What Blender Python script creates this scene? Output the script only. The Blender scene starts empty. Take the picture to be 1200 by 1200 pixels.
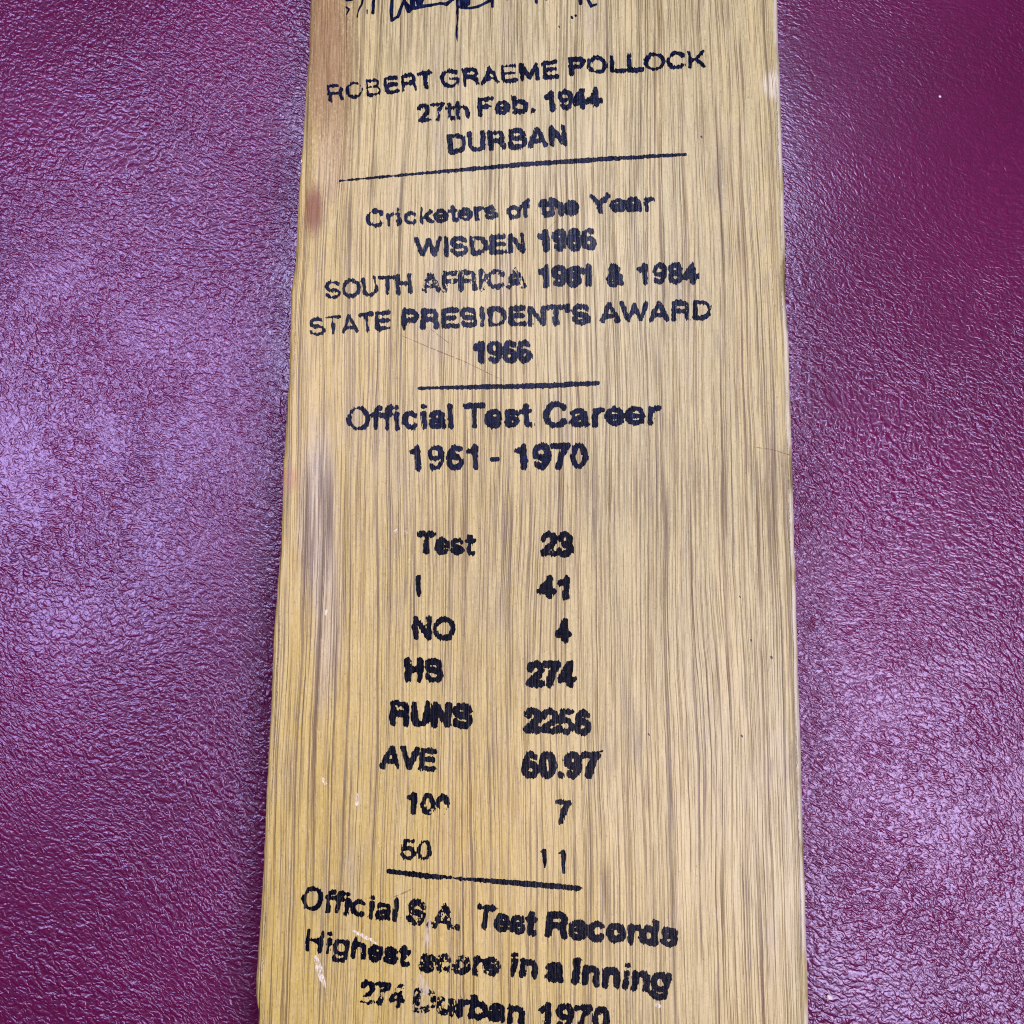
import bpy, bmesh, math, random
import numpy as np
from mathutils import Vector

random.seed(4)
sc = bpy.context.scene
C = bpy.context.collection

# ------------------------------------------------------------------ camera
DIST, TILT, HALF = 0.2, math.radians(8.3), 0.5
cam_pos = Vector((0, -DIST * math.sin(TILT), DIST * math.cos(TILT)))
cam_d = bpy.data.cameras.new('camera')
cam_d.sensor_width = 36; cam_d.lens = 18 / HALF
cam_d.clip_start = 0.005; cam_d.clip_end = 50
cam = bpy.data.objects.new('camera', cam_d); C.objects.link(cam)
cam.location = cam_pos; cam.rotation_euler = (TILT, 0, 0)
sc.camera = cam

# ------------------------------------------------------------------ world, lamps, exposure
w = bpy.data.worlds.new('World'); sc.world = w; w.use_nodes = True
w.node_tree.nodes['Background'].inputs[0].default_value = (0.95, 0.85, 0.80, 1)
w.node_tree.nodes['Background'].inputs[1].default_value = 0.05

def area(name, loc, target, sx, sy, power, col):
    d = bpy.data.lights.new(name, 'AREA'); d.shape = 'RECTANGLE'; d.size = sx; d.size_y = sy
    d.energy = power; d.color = col
    o = bpy.data.objects.new(name, d); C.objects.link(o); o.location = loc
    o.rotation_euler = (Vector(target) - Vector(loc)).to_track_quat('-Z', 'Y').to_euler()
    return o
area('window_light_left', (-0.35, 0.13, 0.52), (-0.09, 0.02, 0), 0.20, 0.22, 3.4, (0.66, 0.62, 1.0))
area('window_light_middle', (0.03, 0.27, 0.55), (0, 0.04, 0), 0.12, 0.12, 2.5, (0.74, 0.76, 1.0))
area('window_light_right', (0.24, -0.14, 0.50), (0.05, -0.02, 0), 0.18, 0.26, 3.6, (0.84, 0.76, 1.0))
sc.cycles.use_denoising = False; sc.cycles.filter_width = 1.1
vs = sc.view_settings
vs.view_transform = 'Standard'; vs.look = 'None'; vs.exposure = 0.0; vs.gamma = 1.0

# ------------------------------------------------------------------ picture point (1200 px photo) -> point on the blade face
CT, ST = math.cos(TILT), math.sin(TILT)
HW, CROWN = 0.05, 0.0010
def face_z(x): return -CROWN * (x / HW) ** 2
def at(px, py, z=None):
    px = np.asarray(px, float); py = np.asarray(py, float)
    u = (px - 600) / 600 * HALF; v = (600 - py) / 600 * HALF
    dx = u; dy = v * CT + ST; dz = v * ST - CT
    zz = np.zeros_like(px) if z is None else np.full_like(px, z)
    for _ in range(3):
        t = (zz - cam_pos.z) / dz
        x = cam_pos.x + dx * t; y = cam_pos.y + dy * t
        if z is None: zz = face_z(x)
    return x, y, zz

# ------------------------------------------------------------------ node helpers
class NT:
    def __init__(s, tree): s.t = tree; s.n = tree.nodes; s.l = tree.links
    def node(s, typ, **kw):
        n = s.n.new(typ)
        for k, v in kw.items(): setattr(n, k, v)
        return n
    def put(s, sock, v):
        if isinstance(v, bpy.types.NodeSocket): s.l.new(v, sock)
        elif isinstance(v, (tuple, list)) and len(v) == 3 and sock.type == 'RGBA': sock.default_value = (*v, 1)
        else: sock.default_value = v
    def m(s, op, a, b=0.0, c=0.0, clamp=False):
        n = s.node('ShaderNodeMath', operation=op, use_clamp=clamp)
        s.put(n.inputs[0], a); s.put(n.inputs[1], b); s.put(n.inputs[2], c)
        return n.outputs[0]
    def vec(s, x, y, z=0.0):
        n = s.node('ShaderNodeCombineXYZ')
        for i, v in enumerate((x, y, z)): s.put(n.inputs[i], v)
        return n.outputs[0]
    def noise(s, v, scale=1.0, detail=0.0, rough=0.5, dist=0.0, out=0):
        n = s.node('ShaderNodeTexNoise'); s.put(n.inputs['Vector'], v)
        n.inputs['Scale'].default_value = scale; n.inputs['Detail'].default_value = detail
        n.inputs['Roughness'].default_value = rough; n.inputs['Distortion'].default_value = dist
        return n.outputs[out]
    def step(s, v, a, b, lo=0.0, hi=1.0):
        n = s.node('ShaderNodeMapRange', interpolation_type='SMOOTHSTEP')
        s.put(n.inputs[0], v); s.put(n.inputs[1], a); s.put(n.inputs[2], b); s.put(n.inputs[3], lo); s.put(n.inputs[4], hi)
        return n.outputs[0]
    def mix(s, f, a, b, blend='MIX'):
        n = s.node('ShaderNodeMix', data_type='RGBA', blend_type=blend)
        s.put(n.inputs[0], f); s.put(n.inputs[6], a); s.put(n.inputs[7], b)
        return n.outputs[2]
    def bump(s, h, strength, dist, normal=None):
        n = s.node('ShaderNodeBump'); s.put(n.inputs['Height'], h)
        n.inputs['Strength'].default_value = strength; n.inputs['Distance'].default_value = dist
        if normal is not None: s.put(n.inputs['Normal'], normal)
        return n.outputs[0]
    def xyz(s):
        tc = s.node('ShaderNodeTexCoord'); sp = s.node('ShaderNodeSeparateXYZ')
        s.l.new(tc.outputs['Object'], sp.inputs[0])
        return [s.m('MULTIPLY', sp.outputs[i], 1000.0) for i in range(3)]   # millimetres

def new_mat(name):
    m = bpy.data.materials.new(name); m.use_nodes = True
    return m, NT(m.node_tree), m.node_tree.nodes['Principled BSDF']

# wood grain, shared by the bare wood and by the ink that sits in it
def grain(t):
    X, Y, Z = t.xyz()
    w1 = t.m('SUBTRACT', t.noise(t.vec(t.m('MULTIPLY', X, .045), t.m('MULTIPLY', Y, .013)), detail=1), .5)
    w2 = t.m('SUBTRACT', t.noise(t.vec(t.m('MULTIPLY', X, .4), t.m('MULTIPLY', Y, .09), 7.0), detail=2), .5)
    w3 = t.m('SUBTRACT', t.noise(t.vec(t.m('MULTIPLY', X, 1.5), t.m('MULTIPLY', Y, .55), 3.0), detail=1), .5)
    Xw = t.m('ADD', t.m('ADD', X, t.m('MULTIPLY', w1, 4.0)), t.m('ADD', t.m('MULTIPLY', w2, .45), t.m('MULTIPLY', w3, .10)))
    def lines(fx, fy, z, wd, lo, hi, px, py):
        n = t.noise(t.vec(t.m('MULTIPLY', Xw, fx), t.m('MULTIPLY', Y, fy), z), detail=0)
        n = t.m('ADD', n, t.m('MULTIPLY', t.m('SUBTRACT', t.noise(t.vec(t.m('MULTIPLY', Xw, fx * 3.1), t.m('MULTIPLY', Y, fy * 2.2), z + 9), detail=0), .5), .30))
        r = t.m('ABSOLUTE', t.m('SUBTRACT', n, .5))
        k = t.noise(t.vec(t.m('MULTIPLY', X, px), t.m('MULTIPLY', Y, py), z + 5), detail=2)
        return t.m('MULTIPLY', t.step(r, 0.0, wd, 1.0, 0.0), t.step(k, lo, hi))
    A = lines(1.15, .004, 1.0, .060, .36, .50, .6, .018)
    B = lines(2.1, .007, 11.0, .075, .40, .56, .9, .03)
    Cc = lines(3.4, .020, 23.0, .10, .46, .60, 1.4, .08)
    soft = t.step(t.noise(t.vec(t.m('MULTIPLY', Xw, .8), t.m('MULTIPLY', Y, .01), 31.0), detail=2), .42, .70)
    fib = t.noise(t.vec(t.m('MULTIPLY', Xw, 4.5), t.m('MULTIPLY', Y, .16), 41.0), detail=3, rough=.6)
    grit = t.noise(t.vec(t.m('MULTIPLY', X, 2.2), t.m('MULTIPLY', Y, 1.1), 51.0), detail=2, rough=.75)
    return X, Y, Xw, A, B, Cc, soft, fib, grit

def grain_height(t, A, B, Cc, fib, grit):
    h = t.m('ADD', t.m('MULTIPLY', fib, .55), t.m('MULTIPLY', grit, .55))
    h = t.m('SUBTRACT', h, t.m('MULTIPLY', A, .9))
    h = t.m('SUBTRACT', h, t.m('MULTIPLY', B, .6))
    return t.m('SUBTRACT', h, t.m('MULTIPLY', Cc, .4))

def make_wood():
    m, t, b = new_mat('weathered_willow')
    X, Y, Xw, A, B, Cc, soft, fib, grit = grain(t)
    big = t.noise(t.vec(t.m('MULTIPLY', X, .030), t.m('MULTIPLY', Y, .012), 2.0), detail=3)
    # the wood itself is yellower towards one edge and the toe, greyer towards the other edge
    g = t.m('ADD', t.m('ADD', t.m('MULTIPLY', X, .010), t.m('MULTIPLY', Y, .0035)), t.m('MULTIPLY', t.m('SUBTRACT', big, .5), 1.1))
    gf = t.step(g, -.50, .42)
    col = t.mix(gf, (.425, .302, .046), (.352, .308, .132))
    # streaky bands along the grain
    bands = t.noise(t.vec(t.m('MULTIPLY', Xw, .28), t.m('MULTIPLY', Y, .010), 17.0), detail=4, rough=.6)
    col = t.mix(t.step(bands, .40, .66, 0, .5), col, (.50, .39, .15))
    col = t.mix(t.step(bands, .52, .30, 0, .28), col, (.38, .27, .10))
    # grey weathering patches
    gp = t.noise(t.vec(t.m('MULTIPLY', X, .16), t.m('MULTIPLY', Y, .035), 63.0), detail=4, rough=.6)
    col = t.mix(t.step(gp, .53, .72, 0, .45), col, (.25, .21, .135))
    def spot(px, py, rx, ry, pw=.35):
        cx, cy, _ = at(px, py); cx, cy = float(cx) * 1000, float(cy) * 1000
        dx = t.m('DIVIDE', t.m('SUBTRACT', X, cx), rx / 6.0); dy = t.m('DIVIDE', t.m('SUBTRACT', Y, cy), ry / 6.0)
        d = t.m('SQRT', t.m('ADD', t.m('MULTIPLY', dx, dx), t.m('MULTIPLY', dy, dy)))
        d = t.m('ADD', d, t.m('MULTIPLY', t.m('SUBTRACT', bands, .5), pw * 2))
        d = t.m('ADD', d, t.m('MULTIPLY', t.m('SUBTRACT', grit, .5), pw))
        return t.step(d, .35, 1.15, 1.0, 0.0)
    col = t.mix(t.m('MULTIPLY', spot(372, 600, 26, 130), .6), col, (.35, .31, .25))     # grey smear near the left edge
    col = t.mix(t.m('MULTIPLY', spot(385, 730, 20, 120), .45), col, (.37, .33, .26))
    col = t.mix(t.m('MULTIPLY', spot(383, 60, 34, 150), .8), col, (.26, .13, .040))       # brown stain, top corner
    col = t.mix(t.m('MULTIPLY', spot(388, 190, 28, 70), .45), col, (.33, .21, .11))
    col = t.mix(t.m('MULTIPLY', spot(905, 100, 16, 22, .4), .6), col, (.72, .66, .50))
    col = t.mix(t.m('MULTIPLY', spot(560, 1000, 90, 160), .35), col, (.46, .32, .08))
    # fibre contrast
    col = t.mix(t.step(fib, .42, .72, 0, .50), col, (.56, .45, .20))
    col = t.mix(t.step(fib, .50, .25, 0, .40), col, (.30, .20, .085))
    col = t.mix(t.step(grit, .56, .76, 0, .45), col, (.66, .55, .29))
    col = t.mix(t.step(grit, .44, .24, 0, .62), col, (.17, .115, .055))
    col = t.mix(t.m('MULTIPLY', soft, .10), col, (.28, .15, .055))
    lc = t.mix(t.noise(t.vec(t.m('MULTIPLY', X, .7), t.m('MULTIPLY', Y, .04), 9.0), detail=1), (.050, .029, .010), (.120, .058, .012))
    col = t.mix(t.m('MULTIPLY', Cc, .5), col, lc)
    col = t.mix(t.m('MULTIPLY', B, t.step(big, .40, .62, .85, .50)), col, lc)
    col = t.mix(t.m('MULTIPLY', A, t.step(bands, .35, .65, .92, .62)), col, lc)
    col = t.mix(t.m('MULTIPLY', spot(368, 246, 15, 42, .25), .85), col, (.15, .036, .005)) # red-brown resin spot
    col = t.mix(t.m('MULTIPLY', spot(340, 562, 12, 18, .2), .5), col, (.30, .11, .05))
    col = t.mix(t.m('MULTIPLY', spot(383, 60, 40, 170, .9), .38), col, (.15, .070, .014))
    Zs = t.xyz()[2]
    col = t.mix(t.step(Zs, -4.0, -1.4, 1, 0), col, (.060, .030, .014))       # unseen side faces painted dark to deepen shade on the leather beside the blade
    # rubbed, paler arris on the right and dirt just inside it
    at_n = t.node('ShaderNodeAttribute', attribute_name='edge_distance'); ed = at_n.outputs['Fac']
    worn = t.m('MULTIPLY', t.step(ed, .0009, .0015, 1, 0), t.step(t.noise(t.vec(t.m('MULTIPLY', X, .2), t.m('MULTIPLY', Y, .07), 71.0), detail=4), .38, .55))
    worn = t.m('MULTIPLY', worn, t.step(X, 0, 10))
    col = t.mix(t.m('MULTIPLY', worn, .6), col, (.70, .64, .50))
    en = t.m('ABSOLUTE', t.m('SUBTRACT', ed, t.m('ADD', .0012, t.m('MULTIPLY', t.m('SUBTRACT', grit, .5), .0008))))
    col = t.mix(t.m('MULTIPLY', t.step(en, 0, .00016, .75, 0), t.step(gp, .42, .55)), col, (.09, .06, .035))
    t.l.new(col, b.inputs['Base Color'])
    t.l.new(t.m('ADD', .32, t.m('MULTIPLY', grit, .22)), b.inputs['Roughness'])
    b.inputs['Specular IOR Level'].default_value = .46
    t.l.new(t.bump(grain_height(t, A, B, Cc, fib, grit), .8, .00005), b.inputs['Normal'])
    return m

def make_ink(name='stamped_ink', c0=(.0010, .0013, .0045), c1=(.0042, .008, .044), thin=1.0):
    m, t, b = new_mat(name)
    X, Y, Xw, A, B, Cc, soft, fib, grit = grain(t)
    mot = t.noise(t.vec(t.m('MULTIPLY', X, 1.9), t.m('MULTIPLY', Y, .7), 77.0), detail=3, rough=.7)
    col = t.mix(t.step(mot, .42, .66), c0, c1)
    col = t.mix(t.m('MULTIPLY', t.m('MAXIMUM', A, B), .8), col, (.002, .002, .004))
    t.l.new(col, b.inputs['Base Color'])
    t.l.new(t.step(mot, .3, .7, .20, .34), b.inputs['Roughness'])
    b.inputs['Specular IOR Level'].default_value = .09
    t.l.new(t.bump(t.m('ADD', grain_height(t, A, B, Cc, fib, grit), t.m('MULTIPLY', mot, .8)), .8, .00006), b.inputs['Normal'])
    # ink worn off the proud fibres: the wood shows through in fine specks
    hole = t.m('MAXIMUM', t.step(mot, .64, .74, 0, .5 * thin), t.step(t.m('ADD', fib, t.m('MULTIPLY', grit, .6)), 1.02, 1.16, 0, .50 * thin))
    tr = t.node('ShaderNodeBsdfTransparent'); mx = t.node('ShaderNodeMixShader')
    t.put(mx.inputs[0], hole); t.l.new(b.outputs[0], mx.inputs[1]); t.l.new(tr.outputs[0], mx.inputs[2])
    t.l.new(mx.outputs[0], m.node_tree.nodes['Material Output'].inputs['Surface'])
    return m

def make_leather():
    m, t, b = new_mat('maroon_leather')
    X, Y, Z = t.xyz()
    # slow warps turn the direction of the creases across the hide
    wx = t.m('SUBTRACT', t.noise(t.vec(X, Y, 3.0), scale=.022, detail=1), .5)
    wy = t.m('SUBTRACT', t.noise(t.vec(X, Y, 9.0), scale=.022, detail=1), .5)
    Xa = t.m('ADD', X, t.m('MULTIPLY', wx, 14.0)); Ya = t.m('ADD', Y, t.m('MULTIPLY', wy, 14.0))
    c, s_ = math.cos(math.radians(35)), math.sin(math.radians(35))      # creases run down to the right
    U = t.m('SUBTRACT', t.m('MULTIPLY', Xa, c), t.m('MULTIPLY', Ya, s_))
    V = t.m('ADD', t.m('MULTIPLY', Xa, s_), t.m('MULTIPLY', Ya, c))
    n1 = t.noise(t.vec(t.m('MULTIPLY', U, .60), V, 0.0), scale=.60, detail=1, rough=.5, dist=.35)
    r1 = t.step(t.m('ABSOLUTE', t.m('SUBTRACT', n1, .5)), 0, .19)
    n2 = t.noise(t.vec(t.m('MULTIPLY', U, .75), V, 40.0), scale=1.05, detail=1, rough=.5, dist=.3)
    r2 = t.step(t.m('ABSOLUTE', t.m('SUBTRACT', n2, .5)), 0, .20)
    n3 = t.noise(t.vec(X, Y, 60.0), scale=2.2, detail=2, rough=.5)
    soft = t.noise(t.vec(X, Y, 20.0), scale=.06, detail=2)
    amp = t.step(soft, .30, .62, .55, 1.0)
    # creases flatter in one smooth-worn corner of the hide
    cx, cy, _ = at(1120, 60)
    dx = t.m('SUBTRACT', X, float(cx) * 1000); dy = t.m('SUBTRACT', Y, float(cy) * 1000)
    d = t.m('SQRT', t.m('ADD', t.m('MULTIPLY', dx, dx), t.m('MULTIPLY', dy, dy)))
    amp = t.m('MULTIPLY', amp, t.step(d, 15, 90, .25, 1.0))
    h = t.m('ADD', t.m('MULTIPLY', r1, .55), t.m('MULTIPLY', r2, .42))
    h = t.m('ADD', h, t.m('MULTIPLY', n2, .5))
    h = t.m('ADD', t.m('MULTIPLY', h, amp), t.m('MULTIPLY', n3, .16))
    tone = t.noise(t.vec(X, Y, 15.0), scale=.02, detail=3)
    col = t.mix(t.step(tone, .3, .7), (.078, .0008, .029), (.104, .0014, .039))
    col = t.mix(t.step(t.m('MULTIPLY', r1, r2), 0, .25, .25, 0), col, (.028, .0005, .014))  # creases darkened in the base colour, painting in the shade of the grooves
    nx, ny, _ = at(1065, 1016, -.0185)                     # a small dark red nick in the finish
    ex = t.m('SUBTRACT', X, float(nx) * 1000); ey = t.m('SUBTRACT', Y, float(ny) * 1000)
    e = t.m('ADD', t.m('SQRT', t.m('ADD', t.m('MULTIPLY', ex, ex), t.m('MULTIPLY', t.m('MULTIPLY', ey, ey), .6))), t.m('MULTIPLY', t.m('SUBTRACT', n3, .5), 1.6))
    nick = t.step(e, .30, .60, 1, 0)
    col = t.mix(nick, col, (.075, .001, .012)); h = t.m('SUBTRACT', h, t.m('MULTIPLY', nick, 1.2))
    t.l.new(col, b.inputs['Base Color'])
    t.l.new(t.m('ADD', .27, t.m('MULTIPLY', n3, .10)), b.inputs['Roughness'])
    b.inputs['Specular IOR Level'].default_value = .85
    b.inputs['Specular Tint'].default_value = (.78, .72, 1.0, 1)
    t.l.new(t.bump(h, 1.0, .00020), b.inputs['Normal'])
    return m

WOOD, INK, LEATHER = make_wood(), make_ink(), make_leather()  # upper print's ink: blue mottle paints the reflected sheen into its colour
INK_NO_SHEEN = make_ink('stamped_ink_no_sheen', (.0010, .0012, .0035), (.0020, .0026, .011))  # the same ink for the lower print, without the painted blue sheen

def plain(name, col, rough, bump_scale=3.0, spec=.4):
    m, t, b = new_mat(name)
    X, Y, Z = t.xyz()
    n = t.noise(t.vec(X, Y, Z), scale=bump_scale, detail=3, rough=.7)
    t.l.new(t.mix(t.step(n, .3, .7), tuple(c * .7 for c in col), col), b.inputs['Base Color'])
    b.inputs['Roughness'].default_value = rough; b.inputs['Specular IOR Level'].default_value = spec
    t.l.new(t.bump(n, .6, .0001), b.inputs['Normal'])
    return m
def veil(name, col, opac, fx, fy):
    """thin torn fibres or a hairline mark: partly covers the wood, broken up along the grain"""
    m, t, b = new_mat(name)
    X, Y, Xw, A, B, Cc, soft, fib, grit = grain(t)
    n = t.noise(t.vec(t.m('MULTIPLY', X, fx), t.m('MULTIPLY', Y, fy), 5.0), detail=3, rough=.7)
    b.inputs['Base Color'].default_value = (*col, 1); b.inputs['Roughness'].default_value = .6
    t.l.new(t.bump(t.m('ADD', n, fib), .7, .00012), b.inputs['Normal'])
    tr = t.node('ShaderNodeBsdfTransparent'); mx = t.node('ShaderNodeMixShader')
    t.put(mx.inputs[0], t.step(n, .36, .62, 1.0, 1.0 - opac)); t.l.new(b.outputs[0], mx.inputs[1]); t.l.new(tr.outputs[0], mx.inputs[2])
    t.l.new(mx.outputs[0], m.node_tree.nodes['Material Output'].inputs['Surface'])
    return m

# ------------------------------------------------------------------ outline of the blade
LE = [(-400, 391), (0, 363), (60, 361), (100, 358), (170, 353.5), (250, 348), (300, 345), (340, 340.5), (440, 338), (540, 332), (640, 328), (740, 321), (820, 317.5), (900, 313.5), (960, 310.5), (1010, 308),
      (1060, 304.5), (1100, 301.5), (1140, 299), (1165, 298), (1178, 299.5), (1186, 301.5), (1200, 300.5), (1300, 296), (1500, 285)]
RE = [(-400, 897), (0, 913.5), (95, 917), (160, 918), (283, 922), (340, 922.5), (400, 926.5), (510, 929.5), (620, 933), (740, 936.5), (860, 940.5), (980, 943.5), (1070, 946), (1200, 950), (1500, 959)]
def side(tab, inset):
    p = np.array(tab, float); x, y, _ = at(p[:, 0 + 1], p[:, 0])
    o = np.argsort(y); return y[o], x[o]
yl, xl = side(LE, 0); yr, xr = side(RE, 0)

# ------------------------------------------------------------------ leather surface
BED = -0.0185
def leather_z(x, y):
    # padded hide: pressed down beside and under the blade, gentle swells away from it
    d = np.where(x < 0, np.interp(y, yl, xl) - x, x - np.interp(y, yr, xr))
    z = BED - np.where(x < 0, .0030, .0012) * np.exp(-np.maximum(d + .001, 0) / .0050)
    z = z + 0.0006 * np.sin(x * 31 + 1.3) * np.sin(y * 24 + .4) + 0.0004 * np.sin(x * 67 - y * 49)
    return z
def grid_mesh(name, xs, ys, zf, mat):
    gx, gy = np.meshgrid(xs, ys); gz = zf(gx, gy)
    co = np.stack([gx, gy, gz], -1).reshape(-1, 3)
    nx, ny = len(xs), len(ys)
    i = np.arange(nx * ny).reshape(ny, nx)
    f = np.stack([i[:-1, :-1], i[:-1, 1:], i[1:, 1:], i[1:, :-1]], -1).reshape(-1, 4)
    me = bpy.data.meshes.new(name); me.from_pydata(co.tolist(), [], f.tolist())
    me.materials.append(mat); me.polygons.foreach_set('use_smooth', [True] * len(me.polygons)); me.update()
    o = bpy.data.objects.new(name, me); C.objects.link(o)
    return o
def spaced(a, b, fine_a, fine_b, df, dc):
    return np.concatenate([np.arange(a, fine_a, dc), np.arange(fine_a, fine_b, df), np.arange(fine_b, b + dc, dc)])
leather = grid_mesh('leather_surface', spaced(-.45, .45, -.15, .15, .001, .01), spaced(-.45, .5, -.15, .15, .001, .01), leather_z, LEATHER)
leather['kind'] = 'structure'
leather['label'] = 'maroon pebbled leather surface that the wooden blade lies on'

# ------------------------------------------------------------------ wooden blade
bat = bpy.data.objects.new('cricket_bat', None); C.objects.link(bat)
bat.location = (0, 0, 0)
bat['label'] = 'flat weathered wooden blade with dark blue stamped lettering lying on maroon leather'
bat['category'] = 'cricket bat'

Y0, Y1 = -0.165, 0.20
ys = np.arange(Y0, Y1 + 1e-9, 0.0006)
rng = np.random.RandomState(3)
def rough1d(n, k):                      # smooth random series
    a = rng.rand(n // k + 3) - .5
    return np.interp(np.arange(n) / k, np.arange(len(a)), a)
XL = np.interp(ys, yl, xl) + 0.00026 * rough1d(len(ys), 30) + 0.00012 * rough1d(len(ys), 8) + .00010 * rough1d(len(ys), 2)
XR = np.interp(ys, yr, xr) + 0.00022 * rough1d(len(ys), 30) + 0.00012 * rough1d(len(ys), 8) + .00008 * rough1d(len(ys), 2)
verts = []; edge = []
R = 0.0014
sec_t = np.concatenate([[0], np.linspace(.0, 1, 36), [0]])
def section(y, a, b, ra, rb, drop=0.0):
    pts = []; ed = []
    bot = BED - .0022
    pts += [(a + .0012, bot), (a + .0003, bot + .004), (a, -.006)]; ed += [0, 0, 0]
    for k in range(6):
        th = k / 5 * math.pi / 2
        x = a + ra * (1 - math.cos(th)); pts.append((x, face_z(x) - ra * (1 - math.sin(th)))); ed.append(x - a)
    for x in np.linspace(a + ra, b - rb, 34)[1:-1]:
        pts.append((x, face_z(x))); ed.append(min(x - a, b - x))
    for k in range(6):
        th = (5 - k) / 5 * math.pi / 2
        x = b - rb * (1 - math.cos(th)); pts.append((x, face_z(x) - rb * (1 - math.sin(th)))); ed.append(b - x)
    pts += [(b, -.006), (b - .0003, bot + .004), (b - .0012, bot)]; ed += [0, 0, 0]
    return pts, ed
ra_s = .0006 + .0006 * (rough1d(len(ys), 26) + .5) + .0003 * (rough1d(len(ys), 6) + .5)
rb_s = .0011 + .0008 * (rough1d(len(ys), 30) + .5) + .0003 * (rough1d(len(ys), 7) + .5)
for i, y in enumerate(ys):
    p, e = section(y, XL[i], XR[i], ra_s[i], rb_s[i])
    verts += [(q[0], y, q[1]) for q in p]; edge += e
nc = len(p); nr = len(ys)
idx = np.arange(nr * nc).reshape(nr, nc)
f = np.stack([idx[:-1, :-1], idx[:-1, 1:], idx[1:, 1:], idx[1:, :-1]], -1).reshape(-1, 4).tolist()
f += [[idx[r, nc - 1], idx[r, 0], idx[r + 1, 0], idx[r + 1, nc - 1]] for r in range(nr - 1)]
f.append([int(v) for v in idx[0, ::-1]]); f.append([int(v) for v in idx[-1, :]])
me = bpy.data.meshes.new('blade'); me.from_pydata(verts, [], f)
me.polygons.foreach_set('use_smooth', [True] * (len(f) - 2) + [False] * 2)
at_e = me.attributes.new('edge_distance', 'FLOAT', 'POINT'); at_e.data.foreach_set('value', [float(v) for v in edge])
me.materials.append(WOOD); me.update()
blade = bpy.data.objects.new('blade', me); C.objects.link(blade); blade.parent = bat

# ------------------------------------------------------------------ flat print: fields -> thin meshes on the face
def vn(x, y, seed):
    xi = np.floor(x).astype(np.int64); yi = np.floor(y).astype(np.int64)
    fx = x - xi; fy = y - yi; fx = fx * fx * (3 - 2 * fx); fy = fy * fy * (3 - 2 * fy)
    def h(a, b):
        n = (a * 374761393 + b * 668265263 + seed * 974711) & 0xffffffff
        n = ((n ^ (n >> 13)) * 1274126177) & 0xffffffff
        return ((n ^ (n >> 16)) & 0xffff) / 65535.0
    return (h(xi, yi) * (1 - fx) + h(xi + 1, yi) * fx) * (1 - fy) + (h(xi, yi + 1) * (1 - fx) + h(xi + 1, yi + 1) * fx) * fy - .5
def streaks(px, py):      # ink creeps along the grain: narrow across, long down
    return 1.1 * vn(px / 1.3, py / 7.0, 1) + .7 * vn(px / 2.8, py / 14.0, 2) + .5 * vn(px / .9, py / 3, 5)
def blobs(px, py): return vn(px / 5, py / 5, 3) + .6 * vn(px / 2.2, py / 2.2, 4)
def patches(px, py): return vn(px / 16, py / 11, 8) + .5 * vn(px / 7, py / 8, 9)

SS = 3.0
def mesh_from_field(F, to_px):
    """F > 0 is inside; grid node (r, c) sits at local (c, r)/SS; returns verts, faces in world space"""
    ins = F > 0
    a, b, c, d = ins[:-1, :-1], ins[:-1, 1:], ins[1:, 1:], ins[1:, :-1]
    s = a.astype(int) + b + c + d
    V = []; Fc = []
    full = s == 4
    for r in range(full.shape[0]):
        row = np.flatnonzero(np.diff(np.concatenate([[0], full[r].astype(np.int8), [0]])))
        for k in range(0, len(row), 2):
            c0, c1 = row[k], row[k + 1]
            for q0 in range(c0, c1, 60):
                q1 = min(q0 + 60, c1); n = len(V)
                V += [(q0, r), (q1, r), (q1, r + 1), (q0, r + 1)]; Fc.append((n, n + 1, n + 2, n + 3))
    rr, cc = np.nonzero((s > 0) & (s < 4))
    for r, c_ in zip(rr.tolist(), cc.tolist()):
        P = [(c_, r), (c_ + 1, r), (c_ + 1, r + 1), (c_, r + 1)]
        f4 = [F[r, c_], F[r, c_ + 1], F[r + 1, c_ + 1], F[r + 1, c_]]
        poly = []
        for i in range(4):
            j = (i + 1) % 4
            if f4[i] > 0: poly.append(P[i])
            if (f4[i] > 0) != (f4[j] > 0):
                tt = f4[i] / (f4[i] - f4[j])
                poly.append((P[i][0] + (P[j][0] - P[i][0]) * tt, P[i][1] + (P[j][1] - P[i][1]) * tt))
        if len(poly) >= 3:
            n = len(V); V += poly; Fc.append(tuple(range(n, n + len(poly))))
    if not V: return [], []
    V = np.array(V, float) / SS
    px, py = to_px(V[:, 0], V[:, 1])
    x, y, z = at(px, py)
    return np.stack([x, y, z], -1), Fc
PARTS = []
def emit(name, chunks, mat, label=None, lift=0.00004):
    V = []; Fc = []
    for v, f_ in chunks:
        if len(v) == 0: continue
        n = len(V); V += v.tolist(); Fc += [tuple(i + n for i in q[::-1]) for q in f_]
    me = bpy.data.meshes.new(name); me.from_pydata([(a, b, c + lift) for a, b, c in V], [], Fc)
    me.validate()
    # faces must look up
    if len(me.polygons) and sum(p.normal.z for p in list(me.polygons)[:50]) < 0: me.flip_normals()
    me.materials.append(mat)
    o = bpy.data.objects.new(name, me); C.objects.link(o); o.parent = bat
    if label: o['label'] = label
    PARTS.append(o)
    return o

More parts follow.
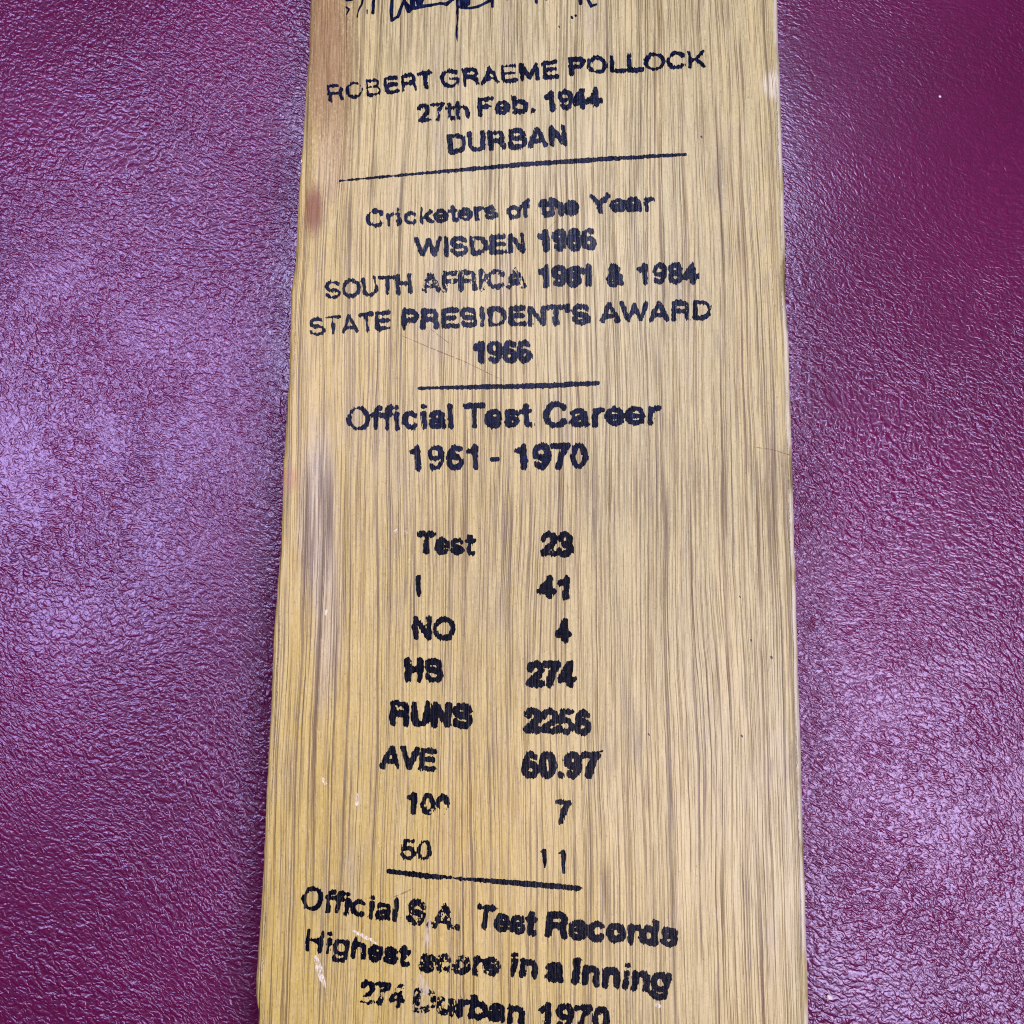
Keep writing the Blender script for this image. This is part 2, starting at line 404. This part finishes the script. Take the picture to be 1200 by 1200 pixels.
# letterforms: a plain grotesque drawn as pen centre lines, in em units (capitals .72 high)
def _arc(cx, cy, rx, ry, a0, a1):
    n = max(3, int(abs(a1 - a0) / 18))
    return [(cx + rx * math.cos(math.radians(a0 + (a1 - a0) * i / n)), cy + ry * math.sin(math.radians(a0 + (a1 - a0) * i / n))) for i in range(n + 1)]
_A = _arc
_stem = [(.13, .06), (.13, .66)]
_six = [_A(.285, .22, .18, .165, 0, 360), _A(.29, .35, .185, .31, 52, 205)]
_Ss = [_A(.33, .505, .22, .155, 20, 262) + _A(.34, .21, .24, .155, 82, -165)]
GL = {
 'A': (.722, [[(.09, .05), (.36, .66), (.63, .05)], [(.19, .22), (.53, .22)]]),
 'B': (.722, [_stem, [(.13, .66)] + _A(.40, .52, .16, .14, 90, -90) + [(.13, .38)], _A(.43, .22, .17, .16, 90, -90) + [(.13, .06)]]),
 'C': (.722, [_A(.38, .36, .28, .31, 42, 318)]),
 'D': (.722, [_stem, [(.13, .66)] + _A(.34, .36, .28, .30, 90, -90) + [(.13, .06)]]),
 'E': (.667, [[(.57, .66), (.13, .66), (.13, .06), (.58, .06)], [(.13, .37), (.53, .37)]]),
 'F': (.611, [[(.55, .66), (.13, .66), (.13, .05)], [(.13, .36), (.48, .36)]]),
 'G': (.778, [_A(.40, .36, .30, .31, 42, 335), [(.68, .07), (.68, .33), (.44, .33)]]),
 'H': (.722, [[(.13, .05), (.13, .67)], [(.58, .05), (.58, .67)], [(.13, .37), (.58, .37)]]),
 'I': (.278, [[(.14, .05), (.14, .67)]]),
 'K': (.722, [[(.13, .05), (.13, .67)], [(.59, .66), (.15, .27)], [(.29, .38), (.62, .05)]]),
 'L': (.611, [[(.13, .67), (.13, .06), (.55, .06)]]),
 'M': (.833, [[(.13, .05), (.13, .66), (.416, .09), (.70, .66), (.70, .05)]]),
 'N': (.722, [[(.13, .05), (.13, .66), (.58, .06), (.58, .67)]]),
 'O': (.778, [_A(.39, .36, .29, .31, 0, 360)]),
 'P': (.667, [[(.13, .05), (.13, .66)] + _A(.41, .49, .17, .17, 90, -90) + [(.13, .32)]]),
 'R': (.722, [[(.13, .05), (.13, .66)] + _A(.42, .50, .17, .16, 90, -90) + [(.13, .34)], [(.43, .34), (.56, .27), (.60, .05)]]),
 'S': (.667, _Ss),
 'T': (.611, [[(.06, .66), (.56, .66)], [(.31, .66), (.31, .05)]]),
 'U': (.722, [[(.13, .67)] + _A(.355, .25, .225, .19, 180, 360) + [(.58, .67)]]),
 'V': (.667, [[(.07, .67), (.33, .07), (.60, .67)]]),
 'W': (.944, [[(.06, .67), (.26, .08), (.47, .60), (.68, .08), (.88, .67)]]),
 'Y': (.667, [[(.07, .67), (.33, .32), (.60, .67)], [(.33, .32), (.33, .05)]]),
 'a': (.556, [_A(.27, .36, .16, .11, 160, 0) + [(.43, .12), (.48, .06)], [(.43, .29), (.26, .25), (.12, .21), (.09, .13), (.14, .06), (.24, .05), (.36, .09), (.43, .18)]]),
 'b': (.611, [_stem, _A(.33, .265, .20, .205, 0, 360)]),
 'c': (.556, [_A(.29, .265, .20, .205, 48, 312)]),
 'd': (.611, [_A(.28, .265, .20, .205, 0, 360), [(.48, .06), (.48, .67)]]),
 'e': (.556, [_A(.28, .265, .20, .205, 0, 322), [(.09, .26), (.48, .26)]]),
 'f': (.333, [[(.16, .05), (.16, .54), (.20, .63), (.30, .66)], [(.05, .46), (.29, .46)]]),
 'g': (.611, [_A(.28, .265, .20, .205, 0, 360), [(.48, .47)] + _A(.28, -.02, .20, .13, 0, -155)]),
 'h': (.611, [_stem, _A(.305, .32, .18, .145, 175, 0) + [(.485, .05)]]),
 'i': (.278, [[(.14, .05), (.14, .47)], [(.14, .655), (.14, .66)]]),
 'k': (.556, [_stem, [(.45, .47), (.14, .21)], [(.26, .30), (.48, .05)]]),
 'l': (.278, [[(.14, .05), (.14, .67)]]),
 'n': (.611, [[(.13, .05), (.13, .47)], _A(.305, .32, .18, .145, 175, 0) + [(.485, .05)]]),
 'o': (.611, [_A(.305, .265, .21, .205, 0, 360)]),
 'r': (.389, [[(.13, .05), (.13, .47)], [(.13, .32), (.18, .42), (.26, .465), (.34, .465)]]),
 's': (.556, [_A(.27, .36, .155, .105, 18, 262) + _A(.27, .17, .17, .11, 82, -165)]),
 't': (.333, [[(.16, .60), (.16, .13), (.20, .07), (.29, .06)], [(.05, .46), (.29, .46)]]),
 'u': (.611, [[(.13, .47)] + _A(.305, .20, .175, .145, 180, 360), [(.48, .47), (.48, .05)]]),
 '0': (.556, [_A(.278, .36, .18, .30, 0, 360)]),
 '1': (.556, [[(.13, .53), (.24, .56), (.31, .66), (.31, .05)]]),
 '2': (.556, [_A(.275, .48, .18, .18, 165, -35) + [(.09, .07), (.47, .06)]]),
 '3': (.556, [_A(.27, .51, .16, .15, 160, -85), _A(.27, .22, .19, .165, 88, -160)]),
 '4': (.556, [[(.36, .05), (.36, .66), (.07, .22), (.49, .22)]]),
 '5': (.556, [[(.45, .66), (.17, .66), (.12, .35)] + _A(.27, .23, .19, .175, 135, -155)]),
 '6': (.556, _six),
 '7': (.556, [[(.07, .66), (.48, .66), (.30, .40), (.22, .05)]]),
 '8': (.556, [_A(.278, .51, .16, .145, 0, 360), _A(.278, .215, .185, .16, 0, 360)]),
 '9': (.556, [[(.556 - x, .715 - y) for x, y in q] for q in _six]),
 '&': (.722, [[(.60, .06), (.25, .48), (.23, .57), (.30, .66), (.40, .64), (.43, .56), (.36, .46), (.18, .35), (.10, .22), (.14, .10), (.27, .05), (.42, .08), (.54, .20), (.57, .32)]]),
 "'": (.238, [[(.12, .66), (.12, .52)]]), '.': (.278, [[(.14, .065), (.14, .07)]]), '-': (.333, [[(.06, .26), (.27, .26)]]),
}
def word(s, x0, y0, x1, y1, cap, w=.0, fade=0.0, mott=1.0, w1=None, slant=0.0):
    """one stamped word: picture points of its baseline ends, cap height, ink gain (w) and wear (fade)"""
    L = math.hypot(x1 - x0, y1 - y0); segs = []; x = 0
    for ch in s:
        adv, polys = GL[ch]
        for p in polys: segs += [(p[i][0] + x, p[i][1], p[i + 1][0] + x, p[i + 1][1]) for i in range(len(p) - 1)]
        x += adv
    T = np.array(segs, float); MG, DS = 6.0, cap * .38 + 5
    em = cap / .72; hw0 = .050 * em
    wv = lambda lx: w if w1 is None else w + (w1 - w) * np.clip((lx - MG) / L, 0, 1)
    xa, xb = T[:, [0, 2]].min(), T[:, [0, 2]].max()
    h0 = hw0 + .3 + .7 * w; span = L - 2 * h0
    k = span / max(xb - xa, 1e-6) if xb - xa > .05 else em
    T[:, [0, 2]] = (T[:, [0, 2]] - xa) * k + MG + h0
    T[:, [1, 3]] = MG + cap - T[:, [1, 3]] * em
    Wn, Hn = int((L + 2 * MG) * SS), int((MG + cap + DS) * SS)
    X, Y = np.meshgrid(np.arange(Wn) / SS, np.arange(Hn) / SS)
    D = np.full(X.shape, 99.0); RR = 7.0
    for ax, ay, bx_, by in T:
        c0 = max(int((min(ax, bx_) - RR) * SS), 0); c1 = min(int((max(ax, bx_) + RR) * SS) + 1, Wn)
        r0 = max(int((min(ay, by) - RR) * SS), 0); r1 = min(int((max(ay, by) + RR) * SS) + 1, Hn)
        if c1 <= c0 or r1 <= r0: continue
        sx, sy = X[r0:r1, c0:c1], Y[r0:r1, c0:c1]; dx, dy = bx_ - ax, by - ay
        tt = np.clip(((sx - ax) * dx + (sy - ay) * dy) / max(dx * dx + dy * dy, 1e-9), 0, 1)
        D[r0:r1, c0:c1] = np.minimum(D[r0:r1, c0:c1], np.hypot(sx - ax - dx * tt, sy - ay - dy * tt))
    cs, sn = (x1 - x0) / L, (y1 - y0) / L
    def to_px(lx, ly):
        lx = lx - MG; ly = ly - MG - cap
        return x0 + lx * cs - ly * sn, y0 + lx * sn + ly * cs
    px, py = to_px(X, Y)
    F = hw0 + .55 + 1.25 * wv(X) - D
    near = F > -2.2
    F = F + mott * (1.9 * streaks(px, py) + 1.3 * blobs(px, py))
    F = F + np.minimum(0, patches(px, py) * 3.6 + .55) * mott
    pits = vn(px / 1.5, py / 3.2, 21) + .5 * vn(px / .9, py / 1.4, 22)
    F = np.where(pits > .56, np.minimum(F, (.60 - pits) * 12), F)
    fd = fade(px, py) if callable(fade) else fade
    wear = 1.3 * vn(px / 2.4, py / 3.4, 31) + .9 * vn(px / 1.2, py / 2.0, 32) + .4
    F = np.where(fd > 0, np.minimum(F, (.95 - wear - fd * 1.15) * 4), F)
    F = np.where(near, F, -1)
    F[0, :] = F[-1, :] = -1; F[:, 0] = F[:, -1] = -1
    return mesh_from_field(F, to_px)

def strokes(polys, mott=1.0, fade=0.0, pad=8, grow=0.0):
    """polys: list of ([(x, y), ...], [half widths]) in picture points"""
    P = np.concatenate([np.array(p[0], float) for p in polys])
    mx = max(max(p[1]) for p in polys)
    bx0, by0 = P.min(0) - pad - mx; bx1, by1 = P.max(0) + pad + mx
    Wn, Hn = int((bx1 - bx0) * SS), int((by1 - by0) * SS)
    X, Y = np.meshgrid(np.arange(Wn) / SS + bx0, np.arange(Hn) / SS + by0)
    D = np.full(X.shape, -9.0)
    for pts, ws in polys:
        pts = [np.array(q, float) for q in pts]
        if len(pts) == 1: pts = pts * 2; ws = [ws[0]] * 2
        for i in range(len(pts) - 1):
            a, b = pts[i], pts[i + 1]; ab = b - a; L2 = max(ab @ ab, 1e-9)
            tt = np.clip(((X - a[0]) * ab[0] + (Y - a[1]) * ab[1]) / L2, 0, 1)
            d = np.hypot(X - a[0] - ab[0] * tt, Y - a[1] - ab[1] * tt)
            D = np.maximum(D, ws[i] + (ws[i + 1] - ws[i]) * tt - d)
    near = D > -1.2
    D = D + mott * (1.0 * streaks(X, Y) + .8 * blobs(X, Y))
    fd = fade(X, Y) if callable(fade) else fade
    D = D - fd * (1.2 + 6.0 * np.maximum(0, blobs(X, Y) + .35))
    D = np.where(near, D, -1)
    return mesh_from_field(D, lambda lx, ly: (lx + bx0, ly + by0))

def printed(words, label=None, name='printed_lettering', ink=None):
    return emit(name, [word(*a[:6], **(a[6] if len(a) > 6 else {})) for a in words], ink or (INK_NO_SHEEN if words[0][2] > 600 else INK), label)

K = dict
printed([('ROBERT', 386, 119.5, 509, 102.5, 19.5, K(w=-.1, w1=.35)), ('GRAEME', 517, 103, 655, 91, 20, K(w=.6)),
         ('POLLOCK', 667, 88, 828, 79, 20, K(w=.7, w1=.35))], 'curved top line of capitals giving a full name in dark blue ink')
printed([('27th', 490, 143.5, 550, 138.5, 21, K(w=.3)), ('Feb.', 561, 136, 627, 131.5, 21, K(w=.6)),
         ('1944', 640, 130, 706, 124.5, 22, K(w=1.2))], 'second line, a birth date in smeared ink')
printed([('DURBAN', 526, 180, 664, 169.5, 22.5, K(w=.75))], 'place name in capitals above the long ruled line')
printed([('Cricketers', 430, 266.5, 583, 256, 20, K(w=.2, w1=.65)), ('of', 595, 257, 622, 254, 20.5, K(w=.8)),
         ('the', 632, 253, 679, 250.5, 20.5, K(w=1.4)), ('Year', 692, 249.5, 767, 246.5, 20.5, K(w=.9))], 'first line below the long ruled line, in small letters')
printed([('WISDEN', 487, 301, 616, 296, 21.5, K(w=.8)), ('1966', 632, 294, 699, 291, 23, K(w=1.6))], 'short line of capitals with a blotted year')
printed([('SOUTH', 382, 351.5, 483, 343, 22, K(w=.35, w1=.5)), ('AFRICA', 494, 342, 616, 337, 22, K(w=.9, fade=.12)),
         ('1981', 632, 336, 693, 334, 23, K(w=1.45)), ('&', 711, 334.5, 731, 333.5, 22.5, K(w=1.6)), ('1984', 748, 333, 819, 331, 23, K(w=.9))], 'wide line of capitals with two years')
printed([('STATE', 364, 394, 458, 386, 21.5, K(w=-.35, w1=.5)), ("PRESIDENT'S", 471, 385.5, 692, 379, 22, K(w=1.0)),
         ('AWARD', 703, 377.5, 834, 374, 22, K(w=1.0, w1=.6))], 'widest line of heavy capitals')
printed([('1966', 556, 425, 623, 424, 24, K(w=1.35))], 'single blotted year above the short ruled line')
printed([('Official', 407, 505, 531, 501.5, 28, K(w=.35, w1=.7)), ('Test', 544, 502, 625, 500, 28.5, K(w=.9)),
         ('Career', 637, 501, 775, 497, 28.5, K(w=1.0, w1=.7))], 'larger heading line in the middle of the blade')
printed([('1961', 480, 551, 560, 550, 28.5, K(w=.6)), ('1970', 604, 549.5, 689, 549, 29, K(w=1.0))], 'span of years under the heading')
emit('printed_dot', [strokes([([(577, 538.5), (583, 538)], [3.0, 2.8])], mott=.6)], INK)
rows = [('Test', 488.5, 648.5, 557, 650.5, 25, K(w=.8), '23', 633, 650.5, 671, 651.5, 26.5, K(w=1.6)),
        ('I', 488.5, 698.5, 494.5, 698.5, 24, K(w=.5), '41', 630, 700.5, 666, 701, 24, K(w=1.6)),
        ('NO', 484, 749, 533.5, 750, 26, K(w=1.0), '4', 651, 751, 669.5, 751, 25, K(w=1.7)),
        ('HS', 474.5, 797.5, 518.5, 799, 26, K(w=1.3), '274', 617.5, 803.5, 675.5, 804, 27.5, K(w=1.8)),
        ('RUNS', 457, 848.5, 552.5, 852.5, 26.5, K(w=1.2, w1=1.8), '2256', 614, 857, 692, 860, 26.5, K(w=1.5)),
        ('AVE', 446, 899, 511, 903.5, 25, K(w=1.1), '60.97', 612, 910.5, 702, 911.5, 29, K(w=1.5)),
        ('100', 476, 953, 526, 956, 24.5, K(w=.75, fade=lambda x, y: np.clip((x - 503) / 8, 0, 1) * np.clip((y - 942) / 8, 0, 1) * .9), '7', 650.5, 964.5, 668, 965, 27, K(w=.8)),
        ('50', 470, 1007, 505, 1008.5, 24, K(w=.3), None)]
for r in rows:
    printed([r[:7]], None)
    if r[7]: printed([r[7:]], None, 'printed_number')
emit('printed_number', [strokes([([(635, 998), (638, 997)], [1.4, 1.6]), ([(638, 997), (638.5, 1007), (638.5, 1016)], [2.4, 2.6, 1.2]),
                                ([(655, 1000), (660, 998)], [1.2, 1.5]), ([(660, 998), (660, 1010), (661, 1022)], [2.6, 2.8, 1.8])], mott=.9)], INK_NO_SHEEN)
emit('printed_number', [strokes([([(694, 884), (706, 880)], [1.0, .8])], mott=.5)], INK_NO_SHEEN)
def mid_wear(x, y): return np.exp(-((x - 498) / 26) ** 2)
printed([('Official', 352.5, 1065, 464.5, 1080, 27, K(w=.25, w1=.55)), ('S.A.', 476, 1082, 538, 1089.5, 28, K(w=1.2, fade=.20)),
         ('Test', 556, 1088, 627.5, 1096, 28, K(w=.8, w1=1.2)), ('Records', 639, 1097, 793, 1109, 28, K(w=1.6))], 'first sloping line below the last ruled line')
printed([('Highest', 357, 1113.5, 478, 1132.5, 26, K(w=.3, w1=1.0)), ('score', 491, 1138, 586, 1143, 27, K(w=1.35, fade=.14)),
         ('in', 598, 1143, 629, 1146, 27, K(w=1.1)), ('a', 640, 1149, 660, 1150, 28, K(w=1.6)), ('Inning', 671, 1152, 784, 1163, 29, K(w=1.5))], 'second sloping line, partly rubbed away')
printed([('274', 420, 1174, 473, 1181, 26, K(w=.9, fade=lambda x, y: np.clip(1 - np.abs((y - 1166 + (x - 447) * .25) / 5), 0, 1) * .9)),
         ('Durban', 484, 1184, 613, 1200, 26, K(w=1.3, fade=lambda x, y: np.clip((535 - x) / 30, .0, 1) * .28)), ('1970', 631, 1203, 713, 1209, 28, K(w=1.3))], 'last sloping line, running out of the picture')
# ruled lines
emit('ruled_line', [strokes([([(398, 212), (440, 208), (520, 201), (610, 193), (700, 187), (803, 181)], [.8, 1.3, 2.0, 2.8, 2.8, 1.8])], mott=1.0)], INK, 'long thin ruled line under the place name')
emit('ruled_line', [strokes([([(491, 455), (560, 453.5), (640, 452), (700, 449)], [1.9, 2.7, 3.3, 2.9])], mott=1.0)], INK, 'short ruled line above the heading')
emit('ruled_line', [strokes([([(456, 1021), (505, 1027), (560, 1031), (620, 1036), (679, 1041)], [2.9, 4.0, 3.4, 3.8, 3.3])], mott=1.2,
                           fade=lambda x, y: np.exp(-((x - 535) / 28) ** 2) * .6 + .08)], INK_NO_SHEEN, 'broken ruled line under the table')
# signature and remnants of figures at the top
emit('signature', [strokes([
    ([(461, -22), (459.5, 0), (458.6, 12), (459, 24)], [1.6, 1.8, 2.0, 1.6]), ([(459, 24), (466, 19.5), (470, 9), (476, -4)], [1.6, 2.0, 1.8, 1.6]),
    ([(474, 2), (478, 9), (479, 13), (484, 8), (483, -2)], [2.0, 3.6, 2.6, 3.2, 3.0]), ([(488, -3), (491, 6), (497, -4)], [2.2, 3.2, 2.0]),
    ([(484, 10), (495, 7.5), (506, 6), (516, 4), (523, 5), (531, -1)], [2.2, 2.2, 1.7, 1.6, 2.2, 1.8]),
    ([(536, -14), (536, 0), (536, 14), (536, 22), (535.5, 30), (535, 40), (536, 49)], [1.8, 2.2, 1.6, 1.2, .9, 1.3, .4]),
    ([(541, -6), (542, 4), (548, 4), (549, -5)], [3.4, 4.2, 3.2, 2.6]), ([(539, 8), (550, 9.8), (560, 8), (569, 3.5), (577, -1)], [2.0, 1.7, 1.6, 1.6, 2.0]),
    ([(576, -4), (577, 8)], [2.6, 1.6]), ([(585, -8), (594, -1), (603, -8)], [1.6, 1.5, 1.6]), ([(627, -12), (628.5, 3)], [2.6, 2.0]), ([(636, -6), (640, -1)], [1.6, 1.6]),
    ([(668, -10), (669, -1)], [1.6, 1.2]), ([(679, -10), (680.5, 4)], [3.0, 2.2]), ([(686, -10), (689, 0), (693, 7), (699, 5)], [2.0, 2.0, 2.2, 1.0]),
    ([(670, 20), (670.5, 21)], [1.7, 1.7]), ([(674.5, 18.5)], [1.5])], mott=.55)], make_ink('signature_ink', (.002, .003, .012), (.006, .014, .060), .35), 'handwritten signature cut off by the top of the picture')
emit('printed_lettering', [strokes([([(406, .5), (413, 0)], [1.2, 1.3]), ([(406, 8.5), (409, 11), (406.5, 17)], [.9, 1.4, .5]),
    ([(420, -6), (426, -4), (424, 5), (420, 12), (418.5, 20)], [1.2, 1.4, 1.3, 1.0, .6]), ([(430, 12), (430, 16)], [.8, .6]), ([(438.5, -6), (437.5, 4), (437, 15)], [1.8, 1.7, 2.2])], mott=.5)], INK, 'worn figures left of the signature')

# ------------------------------------------------------------------ wear on the face
PALE = veil('torn_pale_fibre', (.78, .70, .52), .85, 3.0, 1.2)
HAIR = veil('hairline_dirt', (.16, .085, .035), .75, 2.0, 2.0)
CHALK = veil('rubbed_patch', (.66, .56, .36), .6, 2.6, .4)
L2 = .00006
def mark(name, polys, mat, label=None, **k): return emit(name, [strokes(polys, **k)], mat, label, lift=L2)
mark('scuff', [([(370, 1122), (374, 1135), (378, 1148), (382, 1158)], [2.2, 4.0, 3.4, .6])], PALE, 'pale torn scuff under the sloping capital')
mark('scuff', [([(414, 1091), (424, 1096), (434, 1101), (443, 1107)], [1.2, 2.0, 1.8, .8])], PALE)
mark('scuff', [([(419, 931), (418, 942)], [1.0, 1.8])], PALE)
mark('scuff', [([(378, 912), (382, 918)], [1.4, 2.0])], PALE)
mark('scuff', [([(463, 623), (465, 621)], [2.0, 1.6]), ([(476, 623), (478, 624)], [1.2, 1.2])], PALE)
mark('scuff', [([(382, 716), (382, 721)], [2.2, 1.6])], PALE)
mark('scuff', [([(769, 1177), (772, 1179)], [2.2, 1.6])], PALE)
mark('scuff', [([(502, 1080), (500, 1108)], [3, 4])], CHALK)
mark('scuff', [([(492, 1146), (498, 1160)], [4, 6])], CHALK)
mark('scuff', [([(353.5, 188), (353.8, 189.5)], [.9, 1.0])], PALE)
mark('scratch', [([(470, 393), (505, 408), (545, 424), (592, 447)], [.35, .55, .5, .3])], HAIR, 'fine diagonal scratch below the widest line', mott=.3)
mark('scratch', [([(505, 386), (526, 402)], [.35, .35])], HAIR, mott=.25)
mark('scratch', [([(640, 271), (652, 258)], [.4, .3])], HAIR, mott=.25)
mark('scratch', [([(462, 1051), (474, 1046), (484, 1041)], [.7, .6, .4])], HAIR, mott=.4)
mark('scratch', [([(884, 524), (905, 527), (925, 533)], [.4, .6, .4])], HAIR, mott=.3)
SPK = plain('dark_speck_dirt', (.03, .015, .03), .5)
for px, py, r in ((904, 770, 1.3), (869, 862, 1.1), (822, 160, 1.2), (867, 699, 1.0), (655, 31, .9), (880, 750, 1.0), (760, 860, 1.0), (540, 1168, .8)):
    mark('dirt_speck', [([(px, py), (px + .8, py + 1.5)], [r, r * .6])], SPK, mott=.4)

# ------------------------------------------------------------------ crumbs and a nick on the leather
def lump(name, px, py, r, mat, label, cat, flat=.6, seed=1):
    x, y, z = at(px, py, BED); x, y = float(x), float(y); z = float(leather_z(x, y))
    rr = r / 6000 * .2 / .2
    bm = bmesh.new(); bmesh.ops.create_icosphere(bm, subdivisions=2, radius=rr)
    rnd = random.Random(seed)
    for v in bm.verts:
        k = 1 + rnd.uniform(-.22, .22); v.co = Vector((v.co.x * k, v.co.y * k * 1.25, v.co.z * flat * k))
    me = bpy.data.meshes.new(name); bm.to_mesh(me); bm.free(); me.materials.append(mat)
    o = bpy.data.objects.new(name, me); C.objects.link(o); o.location = (x, y, z + rr * flat * .7)
    o.rotation_euler = (0, 0, rnd.uniform(0, 3))
    o['label'] = label; o['category'] = cat
    return o
lump('crumb', 971, 1168, 3.0, plain('pale_crumb', (.80, .66, .62), .6), 'tiny pale pink crumb on the leather beside the lower right edge of the blade', 'crumb', .7, 2)
lump('lint_speck', 1101, 114, 1.5, plain('white_lint', (.70, .66, .72), .7), 'tiny white speck of lint on the smooth dark leather at the upper right', 'lint', .5, 5)
